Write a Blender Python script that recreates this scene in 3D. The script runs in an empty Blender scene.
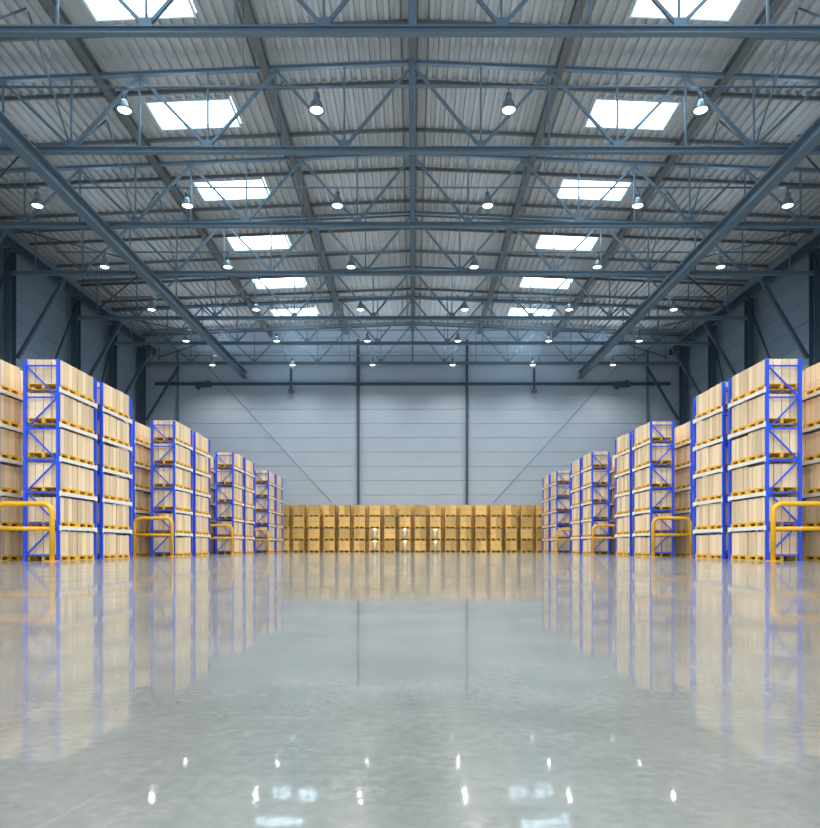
import bpy, math, random
from mathutils import Vector, Matrix
random.seed(7)
S = bpy.context.scene
COL = S.collection
try:
    S.view_settings.view_transform = 'Standard'
except Exception: pass

# ---------------- materials ----------------
def mat(name, col, rough=0.5, metal=0.0, var=0.0, nscale=3.0, bump=0.0, emit=None, estr=0, island=0.0, spec=0.5):
    m = bpy.data.materials.new(name); m.use_nodes = True
    nt = m.node_tree; b = nt.nodes['Principled BSDF']
    b.inputs['Roughness'].default_value = rough
    b.inputs['Metallic'].default_value = metal
    b.inputs['Specular IOR Level'].default_value = spec
    b.inputs['Base Color'].default_value = (*col, 1)
    if emit:
        b.inputs['Emission Color'].default_value = (*emit, 1)
        b.inputs['Emission Strength'].default_value = estr
    if var > 0 or island > 0:
        tc = nt.nodes.new('ShaderNodeTexCoord')
        n = nt.nodes.new('ShaderNodeTexNoise'); n.inputs['Scale'].default_value = nscale; n.inputs['Detail'].default_value = 5
        nt.links.new(tc.outputs['Object'], n.inputs['Vector'])
        mr = nt.nodes.new('ShaderNodeMapRange')
        mr.inputs[3].default_value = 1 - var; mr.inputs[4].default_value = 1 + var
        nt.links.new(n.outputs['Fac'], mr.inputs[0])
        hs = nt.nodes.new('ShaderNodeHueSaturation'); hs.inputs['Color'].default_value = (*col, 1)
        val = mr.outputs[0]
        if island > 0:
            g = nt.nodes.new('ShaderNodeNewGeometry'); oi = nt.nodes.new('ShaderNodeObjectInfo')
            ad = nt.nodes.new('ShaderNodeMath'); ad.operation = 'ADD'
            nt.links.new(g.outputs['Random Per Island'], ad.inputs[0]); nt.links.new(oi.outputs['Random'], ad.inputs[1])
            fr = nt.nodes.new('ShaderNodeMath'); fr.operation = 'FRACT'; nt.links.new(ad.outputs[0], fr.inputs[0])
            m2 = nt.nodes.new('ShaderNodeMapRange'); m2.inputs[3].default_value = 1 - island; m2.inputs[4].default_value = 1 + island * .4
            nt.links.new(fr.outputs[0], m2.inputs[0])
            mu = nt.nodes.new('ShaderNodeMath'); mu.operation = 'MULTIPLY'
            nt.links.new(mr.outputs[0], mu.inputs[0]); nt.links.new(m2.outputs[0], mu.inputs[1]); val = mu.outputs[0]
        nt.links.new(val, hs.inputs['Value']); nt.links.new(hs.outputs[0], b.inputs['Base Color'])
    return m

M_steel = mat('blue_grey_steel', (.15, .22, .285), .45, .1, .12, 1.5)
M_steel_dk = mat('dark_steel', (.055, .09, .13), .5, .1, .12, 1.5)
M_purlin = mat('brown_grey_steel', (.12, .13, .14), .55, .1, .1, 1.5)
M_roof = mat('corrugated_sheet', (.38, .39, .40), .6, 0, .04, .7)
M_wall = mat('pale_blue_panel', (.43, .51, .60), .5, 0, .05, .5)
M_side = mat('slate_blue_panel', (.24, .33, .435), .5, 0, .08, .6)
M_blue = mat('rack_blue_paint', (.022, .095, .85), .35, 0, .05, 4)
M_white = mat('rack_beam_paint', (.90, .91, .92), .4, 0, .04, 4)
M_zinc = mat('galvanised', (.45, .47, .5), .4, .6, .05, 4)
M_box = mat('cardboard', (.96, .745, .49), .75, 0, .04, 6, island=.28)
M_tape = mat('packing_tape', (.80, .58, .35), .35, 0, .03, 6)
M_box2 = mat('tan_cardboard', (.84, .53, .17), .35, 0, .14, 3, island=.40)
M_tape2 = mat('tan_tape', (.42, .24, .07), .35)
M_pal = mat('pallet_wood', (.95, .57, .07), .7, 0, .12, 8, island=.12)
M_yel = mat('guard_yellow', (.97, .50, .015), .3, 0, .04, 4)
M_glint = mat('glint_gloss', (1, .86, .55), .30, .85, .03, 4)  # metallic gloss for the added glint sheets
M_lampmetal = mat('lamp_housing_metal', (.22, .25, .29), .35, .6)
M_shade = mat('lamp_reflector', (.28, .32, .36), .3, .6)
M_lens = mat('lamp_glass_lit', (1, 1, 1), .3, emit=(1, .97, .93), estr=5)
M_sky = mat('skylight_glazing', (.9, .95, 1), .3, emit=(.62, .86, 1), estr=7)
M_frame = mat('skylight_frame', (.6, .72, .82), .4, .1)

def floor_mat():
    m = bpy.data.materials.new('polished_concrete'); m.use_nodes = True
    nt = m.node_tree; b = nt.nodes['Principled BSDF']; L = nt.links
    tc = nt.nodes.new('ShaderNodeTexCoord')
    def noise(sc, det=6, dist=0.0, ro=.5):
        n = nt.nodes.new('ShaderNodeTexNoise'); n.inputs['Scale'].default_value = sc
        n.inputs['Detail'].default_value = det; n.inputs['Distortion'].default_value = dist
        n.inputs['Roughness'].default_value = ro
        L.new(tc.outputs['Object'], n.inputs['Vector']); return n
    def math_(op, a, b_=None, c=None):
        n = nt.nodes.new('ShaderNodeMath'); n.operation = op
        for i, v in enumerate((a, b_, c)):
            if v is None: continue
            if isinstance(v, (int, float)): n.inputs[i].default_value = v
            else: L.new(v, n.inputs[i])
        return n.outputs[0]
    def rng(v, a, b_, c, d):
        n = nt.nodes.new('ShaderNodeMapRange'); L.new(v, n.inputs[0])
        for i, k in enumerate((a, b_, c, d)): n.inputs[i+1].default_value = k
        return n.outputs[0]
    a = noise(.40, 4, 0, .6); c = noise(2.0, 5, 0, .6); f = noise(30, 6, 0, .65); g = noise(5, 3); sm = noise(1.1, 3)
    s = math_('ADD', math_('MULTIPLY', a.outputs['Fac'], .42), math_('ADD', math_('MULTIPLY', c.outputs['Fac'], .34), math_('MULTIPLY', f.outputs['Fac'], .24)))
    r = nt.nodes.new('ShaderNodeValToRGB')
    r.color_ramp.elements[0].position = .38; r.color_ramp.elements[0].color = (.150, .170, .155, 1)
    r.color_ramp.elements[1].position = .62; r.color_ramp.elements[1].color = (.300, .318, .292, 1)
    L.new(s, r.inputs[0])
    sp = math_('MULTIPLY', rng(g.outputs['Fac'], .50, .72, 0, .3), rng(f.outputs['Fac'], .48, .64, 0, 1))
    mixc = nt.nodes.new('ShaderNodeMix'); mixc.data_type = 'RGBA'
    L.new(sp, mixc.inputs[0]); L.new(r.outputs[0], mixc.inputs[6]); mixc.inputs[7].default_value = (.43, .44, .41, 1)
    mp = nt.nodes.new('ShaderNodeMapping'); mp.inputs['Scale'].default_value = (1.0, .35, 1); mp.inputs['Rotation'].default_value = (0, 0, .6)
    L.new(tc.outputs['Object'], mp.inputs['Vector'])
    vo = nt.nodes.new('ShaderNodeTexVoronoi'); vo.feature = 'DISTANCE_TO_EDGE'; vo.inputs['Scale'].default_value = 1.6
    L.new(mp.outputs[0], vo.inputs['Vector'])
    sc = math_('MULTIPLY', rng(vo.outputs['Distance'], 0, .004, 1, 0), rng(c.outputs['Fac'], .50, .62, 0, .25))
    mix2 = nt.nodes.new('ShaderNodeMix'); mix2.data_type = 'RGBA'
    L.new(sc, mix2.inputs[0]); L.new(mixc.outputs[2], mix2.inputs[6]); mix2.inputs[7].default_value = (.46, .47, .44, 1)
    L.new(mix2.outputs[2], b.inputs['Base Color'])
    b.inputs['Roughness'].default_value = .26
    b.inputs['Specular IOR Level'].default_value = .42
    L.new(rng(sm.outputs['Fac'], .3, .7, .72, .44), b.inputs['Coat Weight'])
    L.new(rng(sm.outputs['Fac'], .3, .7, .028, .06), b.inputs['Coat Roughness'])
    b.inputs['Coat IOR'].default_value = 1.5
    b2 = nt.nodes.new('ShaderNodeBump'); b2.inputs['Strength'].default_value = 1; b2.inputs['Distance'].default_value = .00042
    h = noise(8, 3, 0, .5)
    L.new(h.outputs['Fac'], b2.inputs['Height']); L.new(b2.outputs[0], b.inputs['Coat Normal'])
    return m
M_floor = floor_mat()

# ---------------- mesh builder ----------------
class MB:
    def __init__(s): s.v = []; s.f = []; s.m = []; s.sm = []
    def box(s, c, d, mi=0, R=None):
        i = len(s.v)
        for sx, sy, sz in ((-1,-1,-1),(1,-1,-1),(1,1,-1),(-1,1,-1),(-1,-1,1),(1,-1,1),(1,1,1),(-1,1,1)):
            p = Vector((sx*d[0]/2, sy*d[1]/2, sz*d[2]/2))
            if R: p = R @ p
            s.v.append(tuple(p + Vector(c)))
        for q in ((0,3,2,1),(4,5,6,7),(0,1,5,4),(1,2,6,5),(2,3,7,6),(3,0,4,7)):
            s.f.append([i+k for k in q]); s.m.append(mi); s.sm.append(False)
        return s
    def frame(s, p, q, up=(0, 0, 1)):
        p = Vector(p); q = Vector(q); z = (q - p).normalized(); u = Vector(up)
        if abs(z.dot(u)) > .98: u = Vector((0, 1, 0))
        x = u.cross(z).normalized(); y = z.cross(x)
        return p, q, (q-p).length, Matrix((x, y, z)).transposed()
    def bar(s, p, q, w, h, mi=0):
        p, q, l, R = s.frame(p, q); return s.box((p+q)/2, (w, h, l), mi, R)
    def ibeam(s, p, q, w, h, t=.04, mi=0):
        p, q, l, R = s.frame(p, q); c = (p+q)/2
        s.box(c + R @ Vector((0, h/2-t/2, 0)), (w, t, l), mi, R)
        s.box(c - R @ Vector((0, h/2-t/2, 0)), (w, t, l), mi, R)
        s.box(c, (t, h-2*t, l), mi, R); return s
    def tube(s, path, r, n=10, mi=0, cap=True):
        P = [Vector(a) for a in path]; i0 = len(s.v); prevx = None
        for k, p in enumerate(P):
            if k == 0: t = P[1]-P[0]
            elif k == len(P)-1: t = P[-1]-P[-2]
            else: t = (P[k+1]-p).normalized() + (p-P[k-1]).normalized()
            t.normalize()
            if prevx is None:
                u = Vector((0,1,0)) if abs(t.y) < .9 else Vector((1,0,0))
                x = u.cross(t).normalized()
            else: x = (prevx - t*prevx.dot(t)).normalized()
            prevx = x; y = t.cross(x)
            for j in range(n):
                a = 2*math.pi*j/n; s.v.append(tuple(p + x*r*math.cos(a) + y*r*math.sin(a)))
        for k in range(len(P)-1):
            for j in range(n):
                a = i0+k*n+j; b = i0+k*n+(j+1) % n
                s.f.append([a, b, b+n, a+n]); s.m.append(mi); s.sm.append(True)
        if cap:
            s.f.append([i0+j for j in reversed(range(n))]); s.m.append(mi); s.sm.append(False)
            e = i0+(len(P)-1)*n; s.f.append([e+j for j in range(n)]); s.m.append(mi); s.sm.append(False)
        return s
    def lathe(s, prof, n=24, mi=0):
        i0 = len(s.v)
        for r, z in prof:
            for j in range(n):
                a = 2*math.pi*j/n; s.v.append((r*math.cos(a), r*math.sin(a), z))
        for k in range(len(prof)-1):
            for j in range(n):
                a = i0+k*n+j; b = i0+k*n+(j+1) % n
                s.f.append([a, b, b+n, a+n]); s.m.append(mi); s.sm.append(True)
        return s
    def mesh(s, name, *mats):
        me = bpy.data.meshes.new(name); me.from_pydata(s.v, [], s.f)
        for m in mats: me.materials.append(m)
        me.polygons.foreach_set('material_index', s.m)
        me.polygons.foreach_set('use_smooth', s.sm)
        me.update(); return me

def obj(name, me, loc=(0,0,0), parent=None, **kw):
    o = bpy.data.objects.new(name, me); o.location = loc; COL.objects.link(o)
    if parent: o.parent = parent
    for k, v in kw.items(): o[k] = v
    return o
def struct(name, me, label):
    return obj(name, me, kind='structure', label=label, category=name.split('_')[0])
def thing(name, loc, label, cat, group=None):
    e = obj(name, None, loc, label=label, category=cat); e.empty_display_size = .3
    if group: e['group'] = group
    return e
def dup(root, loc, label=None):
    r = root.copy(); r.location = loc; COL.objects.link(r)
    if label: r['label'] = label
    for c in list(root.children):
        k = c.copy(); COL.objects.link(k); k.parent = r
        for g in list(c.children):
            q = g.copy(); COL.objects.link(q); q.parent = k
    return r

# ---------------- dimensions ----------------
HW = 27.0; YB = 70.0; Y0 = -8.0
def rz(x): return 22.96 - .042*abs(x)
TR = [24.1, 31.35, 38.6, 45.4, 54.3, 61.0, 67.6]
LROW = [27.3 + 7.64*i for i in range(6)]

# ---------------- shell ----------------
struct('floor', MB().box((0, (Y0+YB)/2, -.1), (2*HW, YB-Y0, .2)).mesh('floor', M_floor), 'polished grey concrete floor with glossy mottled finish')
def panel_wall(side):
    b = MB(); hgt = 23.1 if side == 'back' else rz(HW); z = 0.0; st = 1.45
    while z < hgt:
        h = min(st, hgt-z) - .03
        if side == 'back': b.box((0, YB+.13, z+h/2), (2*HW+.6, .16, h))
        else:
            sx = -1 if side == 'left' else 1
            b.box((sx*(HW+.13), (Y0+YB)/2, z+h/2), (.16, YB-Y0+.4, h))
        z += st
    if side == 'back': b.box((0, YB+.20, hgt/2), (2*HW+.6, .1, hgt))
    else: b.box((sx*(HW+.26), (Y0+YB)/2, (hgt+.2)/2), (.1, YB-Y0+.4, hgt+.2))
    return b
struct('wall_back', panel_wall('back').mesh('wall_back', M_wall), 'pale blue-grey horizontal sandwich panel wall')
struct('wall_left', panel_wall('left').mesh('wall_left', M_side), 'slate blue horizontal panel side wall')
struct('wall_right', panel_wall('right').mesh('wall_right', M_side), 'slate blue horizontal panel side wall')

SKX = 11.1; SKW = 4.1; SKL = 2.2
SKY = [27.6, 35.1, 42.5, 49.85, 57.4, 64.7] + [20.2, 12.8, 5.4]
def roof():
    b = MB(); W = HW+.2; per = .48; n = int(round(2*W/per)); per = 2*W/n
    xs = []
    for i in range(n):
        x0 = -W + i*per
        for fx, dz in ((0, 0), (.38, 0), (.48, .13), (.90, .13)): xs.append((x0+fx*per, dz))
    xs.append((W, 0))
    holes = sorted((y-SKL/2, y+SKL/2) for y in SKY)
    for (xa, da), (xb, db) in zip(xs[:-1], xs[1:]):
        xm = (xa+xb)/2
        seg = [(Y0, YB+.3)]
        if abs(abs(xm)-SKX) < SKW/2:
            seg = []; s0 = Y0
            for h0, h1 in holes: seg.append((s0, h0)); s0 = h1
            seg.append((s0, YB+.3))
        for y0, y1 in seg:
            i = len(b.v)
            b.v += [(xa, y0, rz(xa)+da), (xb, y0, rz(xb)+db), (xb, y1, rz(xb)+db), (xa, y1, rz(xa)+da)]
            b.f.append([i+3, i+2, i+1, i]); b.m.append(0); b.sm.append(False)
    return b
struct('ceiling', roof().mesh('ceiling', M_roof), 'grey corrugated metal roof deck with skylight openings')
k = 0
for y in SKY:
    for sx in (-1, 1):
        k += 1; b = MB(); x = sx*SKX; z = rz(x)+.15
        R = Matrix.Rotation(math.atan(.042*sx), 3, 'Y')
        b.box((x, y, z), (SKW+.1, SKL+.1, .03), 1, R)
        for e in (-1, 1):
            b.box((x+e*(SKW/2), y, z-.07-e*sx*.042*SKW/2), (.08, SKL+.16, .26), 0)
            b.box((x, y+e*SKL/2, z-.07), (SKW+.1, .08, .26), 0, R)
        struct('window_%d' % k, b.mesh('window', M_frame, M_sky), 'bright white rooftop skylight with metal curb')

# ---------------- roof steel ----------------
y = 19.9
b = MB()
for sx in (-1, 1): b.bar((0, 0, rz(0)-.10), (sx*(HW-.1), 0, rz(HW-.1)-.10), .12, .17)
pm = b.mesh('purlin', M_purlin)
while y < 69.6:
    if all(abs(y-t) > .3 for t in TR) and not any(abs(y-s) < SKL/2+.15 for s in SKY):
        obj('roof_purlin', pm, (0, y, 0), label='thin brown-grey steel purlin under the corrugated roof', category='beam', group='roof purlins')
    y += 1.9
for x in (0, -6.7, 6.7, -14.3, 14.3, -20.5, 20.5):
    b = MB().ibeam((0, 0, 0), (0, YB-18, 0), .36, .38)
    obj('roof_beam', b.mesh('roof_beam', M_purlin), (x, 18, rz(x)-.40), label='long dark steel roof beam running the length of hall', category='beam', group='longitudinal roof beams')
for sx in (-1, 1):
    obj('crane_beam', MB().ibeam((0, 0, 0), (0, YB-10, 0), .5, .66, .07).mesh('crane_beam', M_steel), (sx*17.0, 10, 17.92), label='heavy blue-grey steel longitudinal girder below the trusses', category='beam', group='longitudinal girders')
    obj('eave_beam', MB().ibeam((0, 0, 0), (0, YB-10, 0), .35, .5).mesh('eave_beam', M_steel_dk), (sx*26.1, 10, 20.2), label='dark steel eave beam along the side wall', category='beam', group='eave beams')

PN = 3.1; ZB = 18.5
def ztop(x): return rz(x) - .47
T = thing('roof_truss', (0, TR[0], 0), 'blue-grey steel roof truss spanning the hall', 'truss', 'roof trusses')
obj('bottom_chord', MB().ibeam((-26.4, 0, ZB), (26.4, 0, ZB), .25, .27, .05).mesh('bottom_chord', M_steel), parent=T)
b = MB()
for sx in (-1, 1): b.ibeam((0, 0, ztop(0)), (sx*26.4, 0, ztop(26.4)), .20, .18, .05)
obj('top_chord', b.mesh('top_chord', M_steel), parent=T)
for i in range(-8, 9):
    x = i*PN; w = .20 if i == 0 else .08
    obj('vertical_strut', MB().bar((x, 0, ZB+.12), (x, 0, ztop(x)-.1), w, w).mesh('vertical_strut', M_steel), parent=T)
    if i % 2:
        for s in (-1, 1):
            x2 = x+s*PN
            obj('diagonal_strut', MB().bar((x, 0, ZB+.12), (x2, 0, ztop(x2)-.1), .12, .12).mesh('diagonal_strut', M_steel), parent=T)
        obj('gusset_plate', MB().box((x, -.1, ZB+.25), (.45, .03, .3)).mesh('gusset_plate', M_steel), parent=T)
for d in TR[1:]: dup(T, (0, d, 0))

for a, c in zip(TR[:4], TR[1:5]):
    for x in (-15.5, 15.5):
        for s0, s1 in ((a+.2, (a+c)/2-.08), (c-.2, (a+c)/2+.08)):
            obj('sway_brace', MB().tube([(x, s0, ZB+.2), (x, s1, rz(x)-.25)], .045, 8).mesh('sway_brace', M_steel), label='slim diagonal steel tube bracing neighbouring trusses', category='brace', group='sway braces')
for n_, (a, c) in enumerate(zip(TR[:-1], TR[1:])):
    for sx in (-1, 1):
        x0, x1 = (17.4, 24.8) if n_ % 2 else (24.8, 17.4)
        obj('plan_brace', MB().tube([(sx*x0, a+.2, ZB+.52), (sx*x1, c-.2, ZB+.52)], .05, 8).mesh('plan_brace', M_steel_dk), label='dark steel tube crossing between trusses near the side wall', category='brace', group='plan braces')

# lamp carriers and lamps
def carrier():
    b = MB().tube([(-22, 0, 18.68), (22, 0, 18.68)], .045, 8)
    for x in (-20.5, -14.3, -6.7, 6.7, 14.3, 20.5):
        b.tube([(x, 0, 18.68), (x, 0, rz(x)-.6)], .018, 6)
    return b.mesh('lamp_carrier_rail', M_steel)
cm = carrier()
ALLROWS = LROW + [19.7, 12.1, 4.5, -3]
for y in ALLROWS:
    obj('lamp_carrier_rail', cm, (0, y, 0), label='slim steel cross rail carrying high bay lamps', category='rail', group='lamp rails')
Lp = thing('high_bay_lamp', (0, 0, 0), 'round metal high bay lamp glowing warm white', 'lamp', 'high bay lamps')
obj('stem', MB().tube([(0, 0, .66), (0, 0, .874)], .03, 8).mesh('stem', M_lampmetal), parent=Lp)
obj('gear_housing', MB().lathe([(.0, .68), (.08, .68), (.12, .65), (.12, .43), (.08, .40), (0, .40)], 16).mesh('gear_housing', M_lampmetal), parent=Lp)
obj('lamp_shade', MB().lathe([(.08, .42), (.12, .40), (.18, .34), (.23, .24), (.28, .10), (.33, .0), (.335, -.02), (.27, -.015), (.255, .01), (.24, .10), (.20, .24), (.12, .36)], 24).mesh('lamp_shade', M_shade), parent=Lp)
obj('lamp_glass', MB().lathe([(.25, .01), (.22, -.02), (.13, -.04), (0, -.045)], 24).mesh('lamp_glass', M_lens), parent=Lp)
LZ = 17.76
first = True
for y in ALLROWS:
    for c in (-2.5, -1.5, -.5, .5, 1.5, 2.5):
        x = c*7.6
        if first: Lp.location = (x, y, LZ); first = False
        else: dup(Lp, (x, y, LZ))
        for up in (0, 1):  # lamps shine down; the upward bluish spots are added fill for the roof
            if up and (y < 15): continue
            l = bpy.data.lights.new('lamp_and_fill_spot', 'SPOT')
            l.energy = (620 if y > 60 else 210) if up else (850 if y > 60 else 1250)
            l.color = (1, .965, .91) if not up else (.74, .88, 1)
            l.spot_size = math.radians(168 if up else 150); l.spot_blend = .6; l.shadow_soft_size = .5 if up else .12
            o = bpy.data.objects.new('lamp_and_fill_spot', l); o.location = (x, y, LZ+1.0 if up else LZ-.19)
            if up: o.rotation_euler = (math.pi, 0, 0)
            COL.objects.link(o)

# columns
for sx in (-1, 1):
    for d in TR:
        b = MB()
        b.ibeam((0, 0, 0), (0, 0, 20), .5, .62, .05)
        b.box((0, 0, .03), (.8, .8, .06))
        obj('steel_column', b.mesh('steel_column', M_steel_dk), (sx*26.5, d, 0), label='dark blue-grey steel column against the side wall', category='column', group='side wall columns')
        obj('column_brace', MB().bar((sx*26.2, d+.35, 13.0), (sx*23.0, d+.2, 18.2), .22, .22).mesh('column_brace', M_steel_dk), label='dark steel knee brace between column and truss', category='brace', group='knee braces')
    for a, c in zip(TR[2:-2], TR[3:-1]):
        obj('wall_brace', MB().tube([(sx*26.3, a+.3, 6), (sx*26.3, c-.3, 19.5)], .08, 8).mesh('wall_brace', M_steel_dk), label='dark diagonal steel tube bracing the side wall', category='brace', group='wall braces')
for x in (-5.5, 5.5):
    obj('wall_post', MB().ibeam((0, 0, 0), (0, 0, 21.5), .24, .28, .04).mesh('wall_post', M_steel_dk), (x, YB-.12, 0), label='slim dark steel post on the pale panel wall', category='column', group='end wall posts')
for x in (-23.8, 23.8):
    obj('wall_post', MB().ibeam((0, 0, 0), (0, 0, 20.5), .16, .22, .04).mesh('wall_post', M_steel), (x, YB-.1, 0), label='slim blue-grey steel post on the pale panel wall', category='column', group='end wall posts')
obj('wall_beam', MB().ibeam((-26, 0, 0), (26, 0, 0), .22, .28, .05).mesh('wall_beam', M_steel_dk), (0, YB-.4, 16.95), label='blue-grey steel beam crossing the panel wall', category='beam')
for sx in (-1, 1):
    obj('wall_tie_rod', MB().tube([(sx*20.8, YB-.2, 18.8), (sx*8.2, YB-.2, 5.0)], .03, 6).mesh('wall_tie_rod', M_steel), label='thin diagonal steel tie rod on the panel wall', category='rod', group='tie rods')
    obj('junction_box', MB().box((0, 0, 0), (1.6, .35, .5)).box((-.5, 0, -.35), (.3, .25, .25)).box((.5, 0, .3), (.25, .25, .2)).mesh('junction_box', M_steel_dk), (sx*21.0, YB-.75, 16.8), label='dark metal equipment box on the wall beam', category='box', group='wall boxes')
    b = MB().bar((0, 0, 0), (0, 0, 2.2), .22, .22); b.box((0, 0, -.1), (.5, .4, .3))
    obj('beam_hanger', b.mesh('beam_hanger', M_steel_dk), (sx*12.2, YB-.75, 16.2), label='short steel hanger crossing the wall beam', category='hanger', group='beam hangers')

# ---------------- racks ----------------
RD = 1.25; RL = 2.9; PITCH = 1.205; NL = 5; RH = 7.02
def build_rack():
    T = thing('pallet_rack', (0, 0, 0), 'blue steel pallet rack with white beams full of cartons', 'rack', 'pallet racks')
    for x in (-RD/2+.05, RD/2-.05):
        for y in (-RL/2+.05, RL/2-.05):
            b = MB()
            b.box((x, y-.04, RH/2), (.11, .015, RH)); b.box((x-.048, y, RH/2), (.015, .08, RH)); b.box((x+.048, y, RH/2), (.015, .08, RH))
            b.box((x, y, .01), (.17, .14, .02))
            obj('upright', b.mesh('upright', M_blue), parent=T)
    for y in (-RL/2+.05, RL/2-.05):
        b = MB(); z = .2; s = 1; xx = RD/2-.08
        b.bar((-xx, y, z), (xx, y, z), .045, .055)
        while z + 1.1 < RH:
            b.bar((-xx*s, y, z), (xx*s, y, z+1.1), .05, .05)
            z += 1.1; s = -s
            b.bar((-xx, y, z), (xx, y, z), .045, .055)
        obj('frame_brace', b.mesh('frame_brace', M_blue), parent=T)
    for k in range(1, NL+1):
        z = k*PITCH
        for x in (-RD/2+.02, RD/2-.02):
            b = MB().box((x, 0, z-.06), (.045, RL-.2, .12))
            for e in (-1, 1): b.box((x*1.01, e*(RL/2-.07), z-.06), (.07, .12, .18))
            obj('shelf_beam', b.mesh('shelf_beam', M_white), parent=T)
        b = MB()
        for q in range(7): b.box((0, -1.2+q*.4, z-.02), (RD-.09, .06, .03))
        obj('deck_support', b.mesh('deck_support', M_zinc), parent=T)
    return T
GROUPS = [24.0, 35.7, 47.4, 59.0]
racks = []
for g, y0 in enumerate(GROUPS):
    for bay in (0, 1):
        for row, xf in ((0, 12.30), (1, 14.4)):
            for sx in (-1, 1):
                racks.append((sx, row, g, bay, sx*(xf+RD/2), y0+bay*(RL+.45)+RL/2))
R0 = build_rack()
for i, (sx, row, g, bay, x, y) in enumerate(racks):
    lab = 'tall blue steel pallet rack with white beams, facing the wide aisle' if row == 0 else 'tall blue steel pallet rack standing behind the aisle-side rack'
    if i == 0: R0.location = (x, y, 0); R0['label'] = lab
    else: dup(R0, (x, y, 0), lab)

PH = .18
def pallet_into(b, c, w, l):
    cx, cy, cz = c
    n = 7
    for i in range(n): b.box((cx, cy-l/2+.05+i*(l-.1)/(n-1), cz+PH-.013), (w, .1, .026))
    for ix in (-1, 0, 1):
        b.box((cx+ix*(w/2-.05), cy, cz+PH-.040), (.1, l, .028))
        b.box((cx+ix*(w/2-.05), cy, cz+.013), (.1, l, .026))
        for iy in (-1, 0, 1): b.box((cx+ix*(w/2-.05), cy+iy*(l/2-.07), cz+.076), (.1, .15, .1))
PW, PL = 1.17, 1.28
b = MB(); pallet_into(b, (0, 0, 0), PW, PL); pal_me = b.mesh('wooden_pallet', M_pal)
def carton_into(b, c, w, l, h):
    cx, cy, cz = c
    b.box((cx, cy, cz+h/2), (w, l, h), 0)
    b.box((cx, cy, cz+h-.025), (.05, l+.006, .056), 1)
CW = .260; CL = .290
cmes = []
for h in (.84, .86, .80):
    b = MB(); carton_into(b, (0, 0, 0), CW, CL, h); cmes.append((h, b.mesh('cardboard_box', M_box, M_tape)))
pallets = []; boxes = []
for (sx, row, g, bay, x, y) in racks:
    for lv in range(NL+1):
        z = lv*PITCH
        for pi, py in enumerate((-.665, .665)):
            pallets.append((y+row*3+lv*.01, x, y+py, z+.002))
            kind = random.choice([0, 0, 1, 1, 2])
            for ix in range(4):
                for iy in range(4):
                    jx = random.uniform(-.007, .007); jy = random.uniform(-.012, .012)
                    bx = x+(ix-1.5)*.287+jx; by = y+py+(iy-1.5)*.317+jy
                    aisle = (ix == (0 if sx > 0 else 3)); front = (bay == 0 and pi == 0 and iy == 0)
                    vis = aisle or front
                    if row == 1: vis = aisle and ((g == 0 and by < 26) or (g == 1 and by < 38.2)) 
                    boxes.append((by + (0 if vis else 500), bx, by, z+PH+.003, kind))
pallets.sort(); boxes.sort()
for i, (s, x, y, z) in enumerate(pallets[:300]):
    obj('wooden_pallet', pal_me, (x, y, z), label='golden wooden pallet carrying cartons on the rack', category='pallet', group='pallets on the racks')
b = MB()
for (s, x, y, z) in pallets[300:]: pallet_into(b, (x, y, z), PW, PL)
obj('wooden_pallets', b.mesh('wooden_pallets', M_pal), kind='stuff', label='golden wooden pallets carrying cartons on distant racks', category='pallets')
for (s, x, y, z, kd) in boxes[:300]:
    obj('cardboard_box', cmes[kd][1], (x, y, z), label='tall pale cardboard carton standing on a rack pallet', category='box', group='cartons on the racks')
b = MB()
for (s, x, y, z, kd) in boxes[300:]: carton_into(b, (x, y, z), CW, CL, cmes[kd][0])
obj('cardboard_boxes', b.mesh('cardboard_boxes', M_box, M_tape), kind='stuff', label='pale cardboard cartons filling the pallet racks', category='boxes')

# ---------------- stacked goods by the end wall ----------------
BW = 1.08; SP = 1.475
b = MB(); pallet_into(b, (0, 0, 0), BW, 1.1); pm2 = b.mesh('stack_pallet', M_pal)
def big(b, c=(0, 0, 0)):
    x, y, z = c
    b.box((x, y, z+.475), (.52, 1.04, .95), 0); b.box((x, y, z+.92), (.08, 1.05, .066), 1); b.box((x, y, z+.5), (.526, 1.046, .03), 1)
b = MB(); big(b); cm2 = b.mesh('large_carton', M_box2, M_tape2)
for c in range(18):
    x = (c-8.5)*SP
    for k in range(4):
        z = k*1.155 + .002
        jy = random.uniform(-.05, .05)
        obj('wooden_pallet', pm2, (x, 67.6+jy, z), label='golden wooden pallet in a stack by the end wall', category='pallet', group='pallets by the end wall')
        for s in (-1, 1):
            obj('large_carton', cm2, (x+s*.264, 67.6+jy, z+PH+.003), label='large tan carton stacked on pallets before the wall', category='box', group='large cartons by the end wall')
b = MB(); bp_ = MB()  # second row added behind so the gaps between stacks look dark
for c in range(17):
    x = (c-8)*SP
    for k in range(4):
        z = k*1.155+.002
        pallet_into(bp_, (x, 68.85, z), BW, 1.1)
        for s in (-1, 1): big(b, (x+s*.264, 68.85, z+PH+.003))
obj('large_cartons', b.mesh('large_cartons', M_box2, M_tape2), kind='stuff', label='large tan cartons in the row added to darken the stack gaps', category='boxes')
obj('stack_pallets', bp_.mesh('stack_pallets', M_pal), kind='stuff', label='golden pallets under cartons in the row added to darken the gaps', category='pallets')
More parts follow.
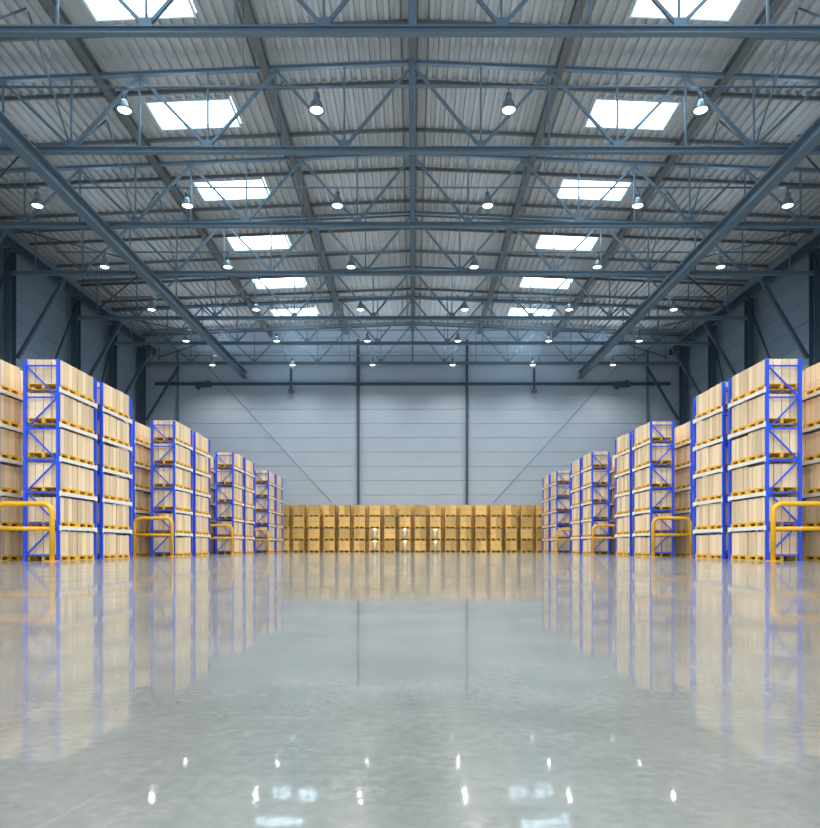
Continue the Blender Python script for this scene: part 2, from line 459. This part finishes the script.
for c in (6, 8, 10):  # bulged reflective sheets added to imitate bright glints on the middle stacks
    x = (c-8.5)*SP
    b = MB(); N = 14; M_ = 8; W_, H_ = .50, .92
    for j in range(M_+1):
        for i in range(N+1):
            u = -1+2*i/N; v = -1+2*j/M_
            b.v.append((u*W_/2, -.10*(1-u*u)*(1-v**4)-.002, (v+1)*H_/2))
    for j in range(M_):
        for i in range(N):
            q = j*(N+1)+i; b.f.append([q, q+1, q+N+2, q+N+1]); b.m.append(0); b.sm.append(True)
    b.box((0, .004, H_/2), (W_, .006, H_))
    me = b.mesh('glint_sheet', M_glint)
    for k in (0, 1):
        obj('glint_sheet', me, (x, 67.6-.52-.07, k*1.155+PH+.015), label='added glossy sheet imitating a glint on the tan cartons', category='reflector', group='added glint sheets')

# ---------------- yellow guards ----------------
G = thing('safety_barrier', (0, 0, 0), 'yellow tubular steel guard protecting the rack end', 'barrier', 'yellow rack guards')
def hoop(w, h, r, n=8):
    p = [(-w/2, 0, 0), (-w/2, 0, h-r)]
    for i in range(1, n+1):
        a = math.pi*(1 - i/n/2); p.append((-w/2+r+r*math.cos(a), 0, h-r+r*math.sin(a)))
    for i in range(0, n+1):
        a = math.pi*(.5 - i/n/2); p.append((w/2-r+r*math.cos(a), 0, h-r+r*math.sin(a)))
    p.append((w/2, 0, 0)); return p
obj('hoop_rail', MB().tube(hoop(1.9, 1.95, .32), .085, 14).mesh('hoop_rail', M_yel), parent=G)
obj('cross_rail', MB().tube([(-.93, 0, 1.1), (.93, 0, 1.1)], .075, 12).mesh('cross_rail', M_yel), parent=G)
for e in (-1, 1):
    obj('base_plate', MB().box((e*.95, 0, .012), (.34, .3, .024)).mesh('base_plate', M_yel), parent=G)
first = True
for y0 in GROUPS:
    for sx in (-1, 1):
        loc = (sx*13.2, y0-.55, 0)
        if first: G.location = loc; first = False
        else: dup(G, loc)

# ---------------- light ----------------
w = bpy.data.worlds.new('World'); S.world = w; w.use_nodes = True
bg = w.node_tree.nodes['Background']; bg.inputs[0].default_value = (.74, .87, 1, 1); bg.inputs[1].default_value = 1.5
l = bpy.data.lights.new('open_end_portal', 'AREA'); l.shape = 'RECTANGLE'; l.size = 2*HW; l.size_y = 21; l.energy = 100  # added portal letting sky light in through the end left unwalled
try: l.cycles.is_portal = True
except Exception as ex: print(ex)
o = bpy.data.objects.new('open_end_portal', l); o.location = (0, Y0, 10.5); o.rotation_euler = (math.radians(90), 0, 0)
COL.objects.link(o)

# ---------------- camera ----------------
cam = bpy.data.cameras.new('camera'); cam.sensor_fit = 'HORIZONTAL'; cam.sensor_width = 36
cam.lens = 690/820*36; cam.shift_y = (547.2-414)/820; cam.shift_x = -2.6/820; cam.clip_end = 300; cam.clip_start = .05
co = bpy.data.objects.new('camera', cam); co.location = (0, 0, .474); co.rotation_euler = (math.radians(90), 0, 0)
COL.objects.link(co); S.camera = co
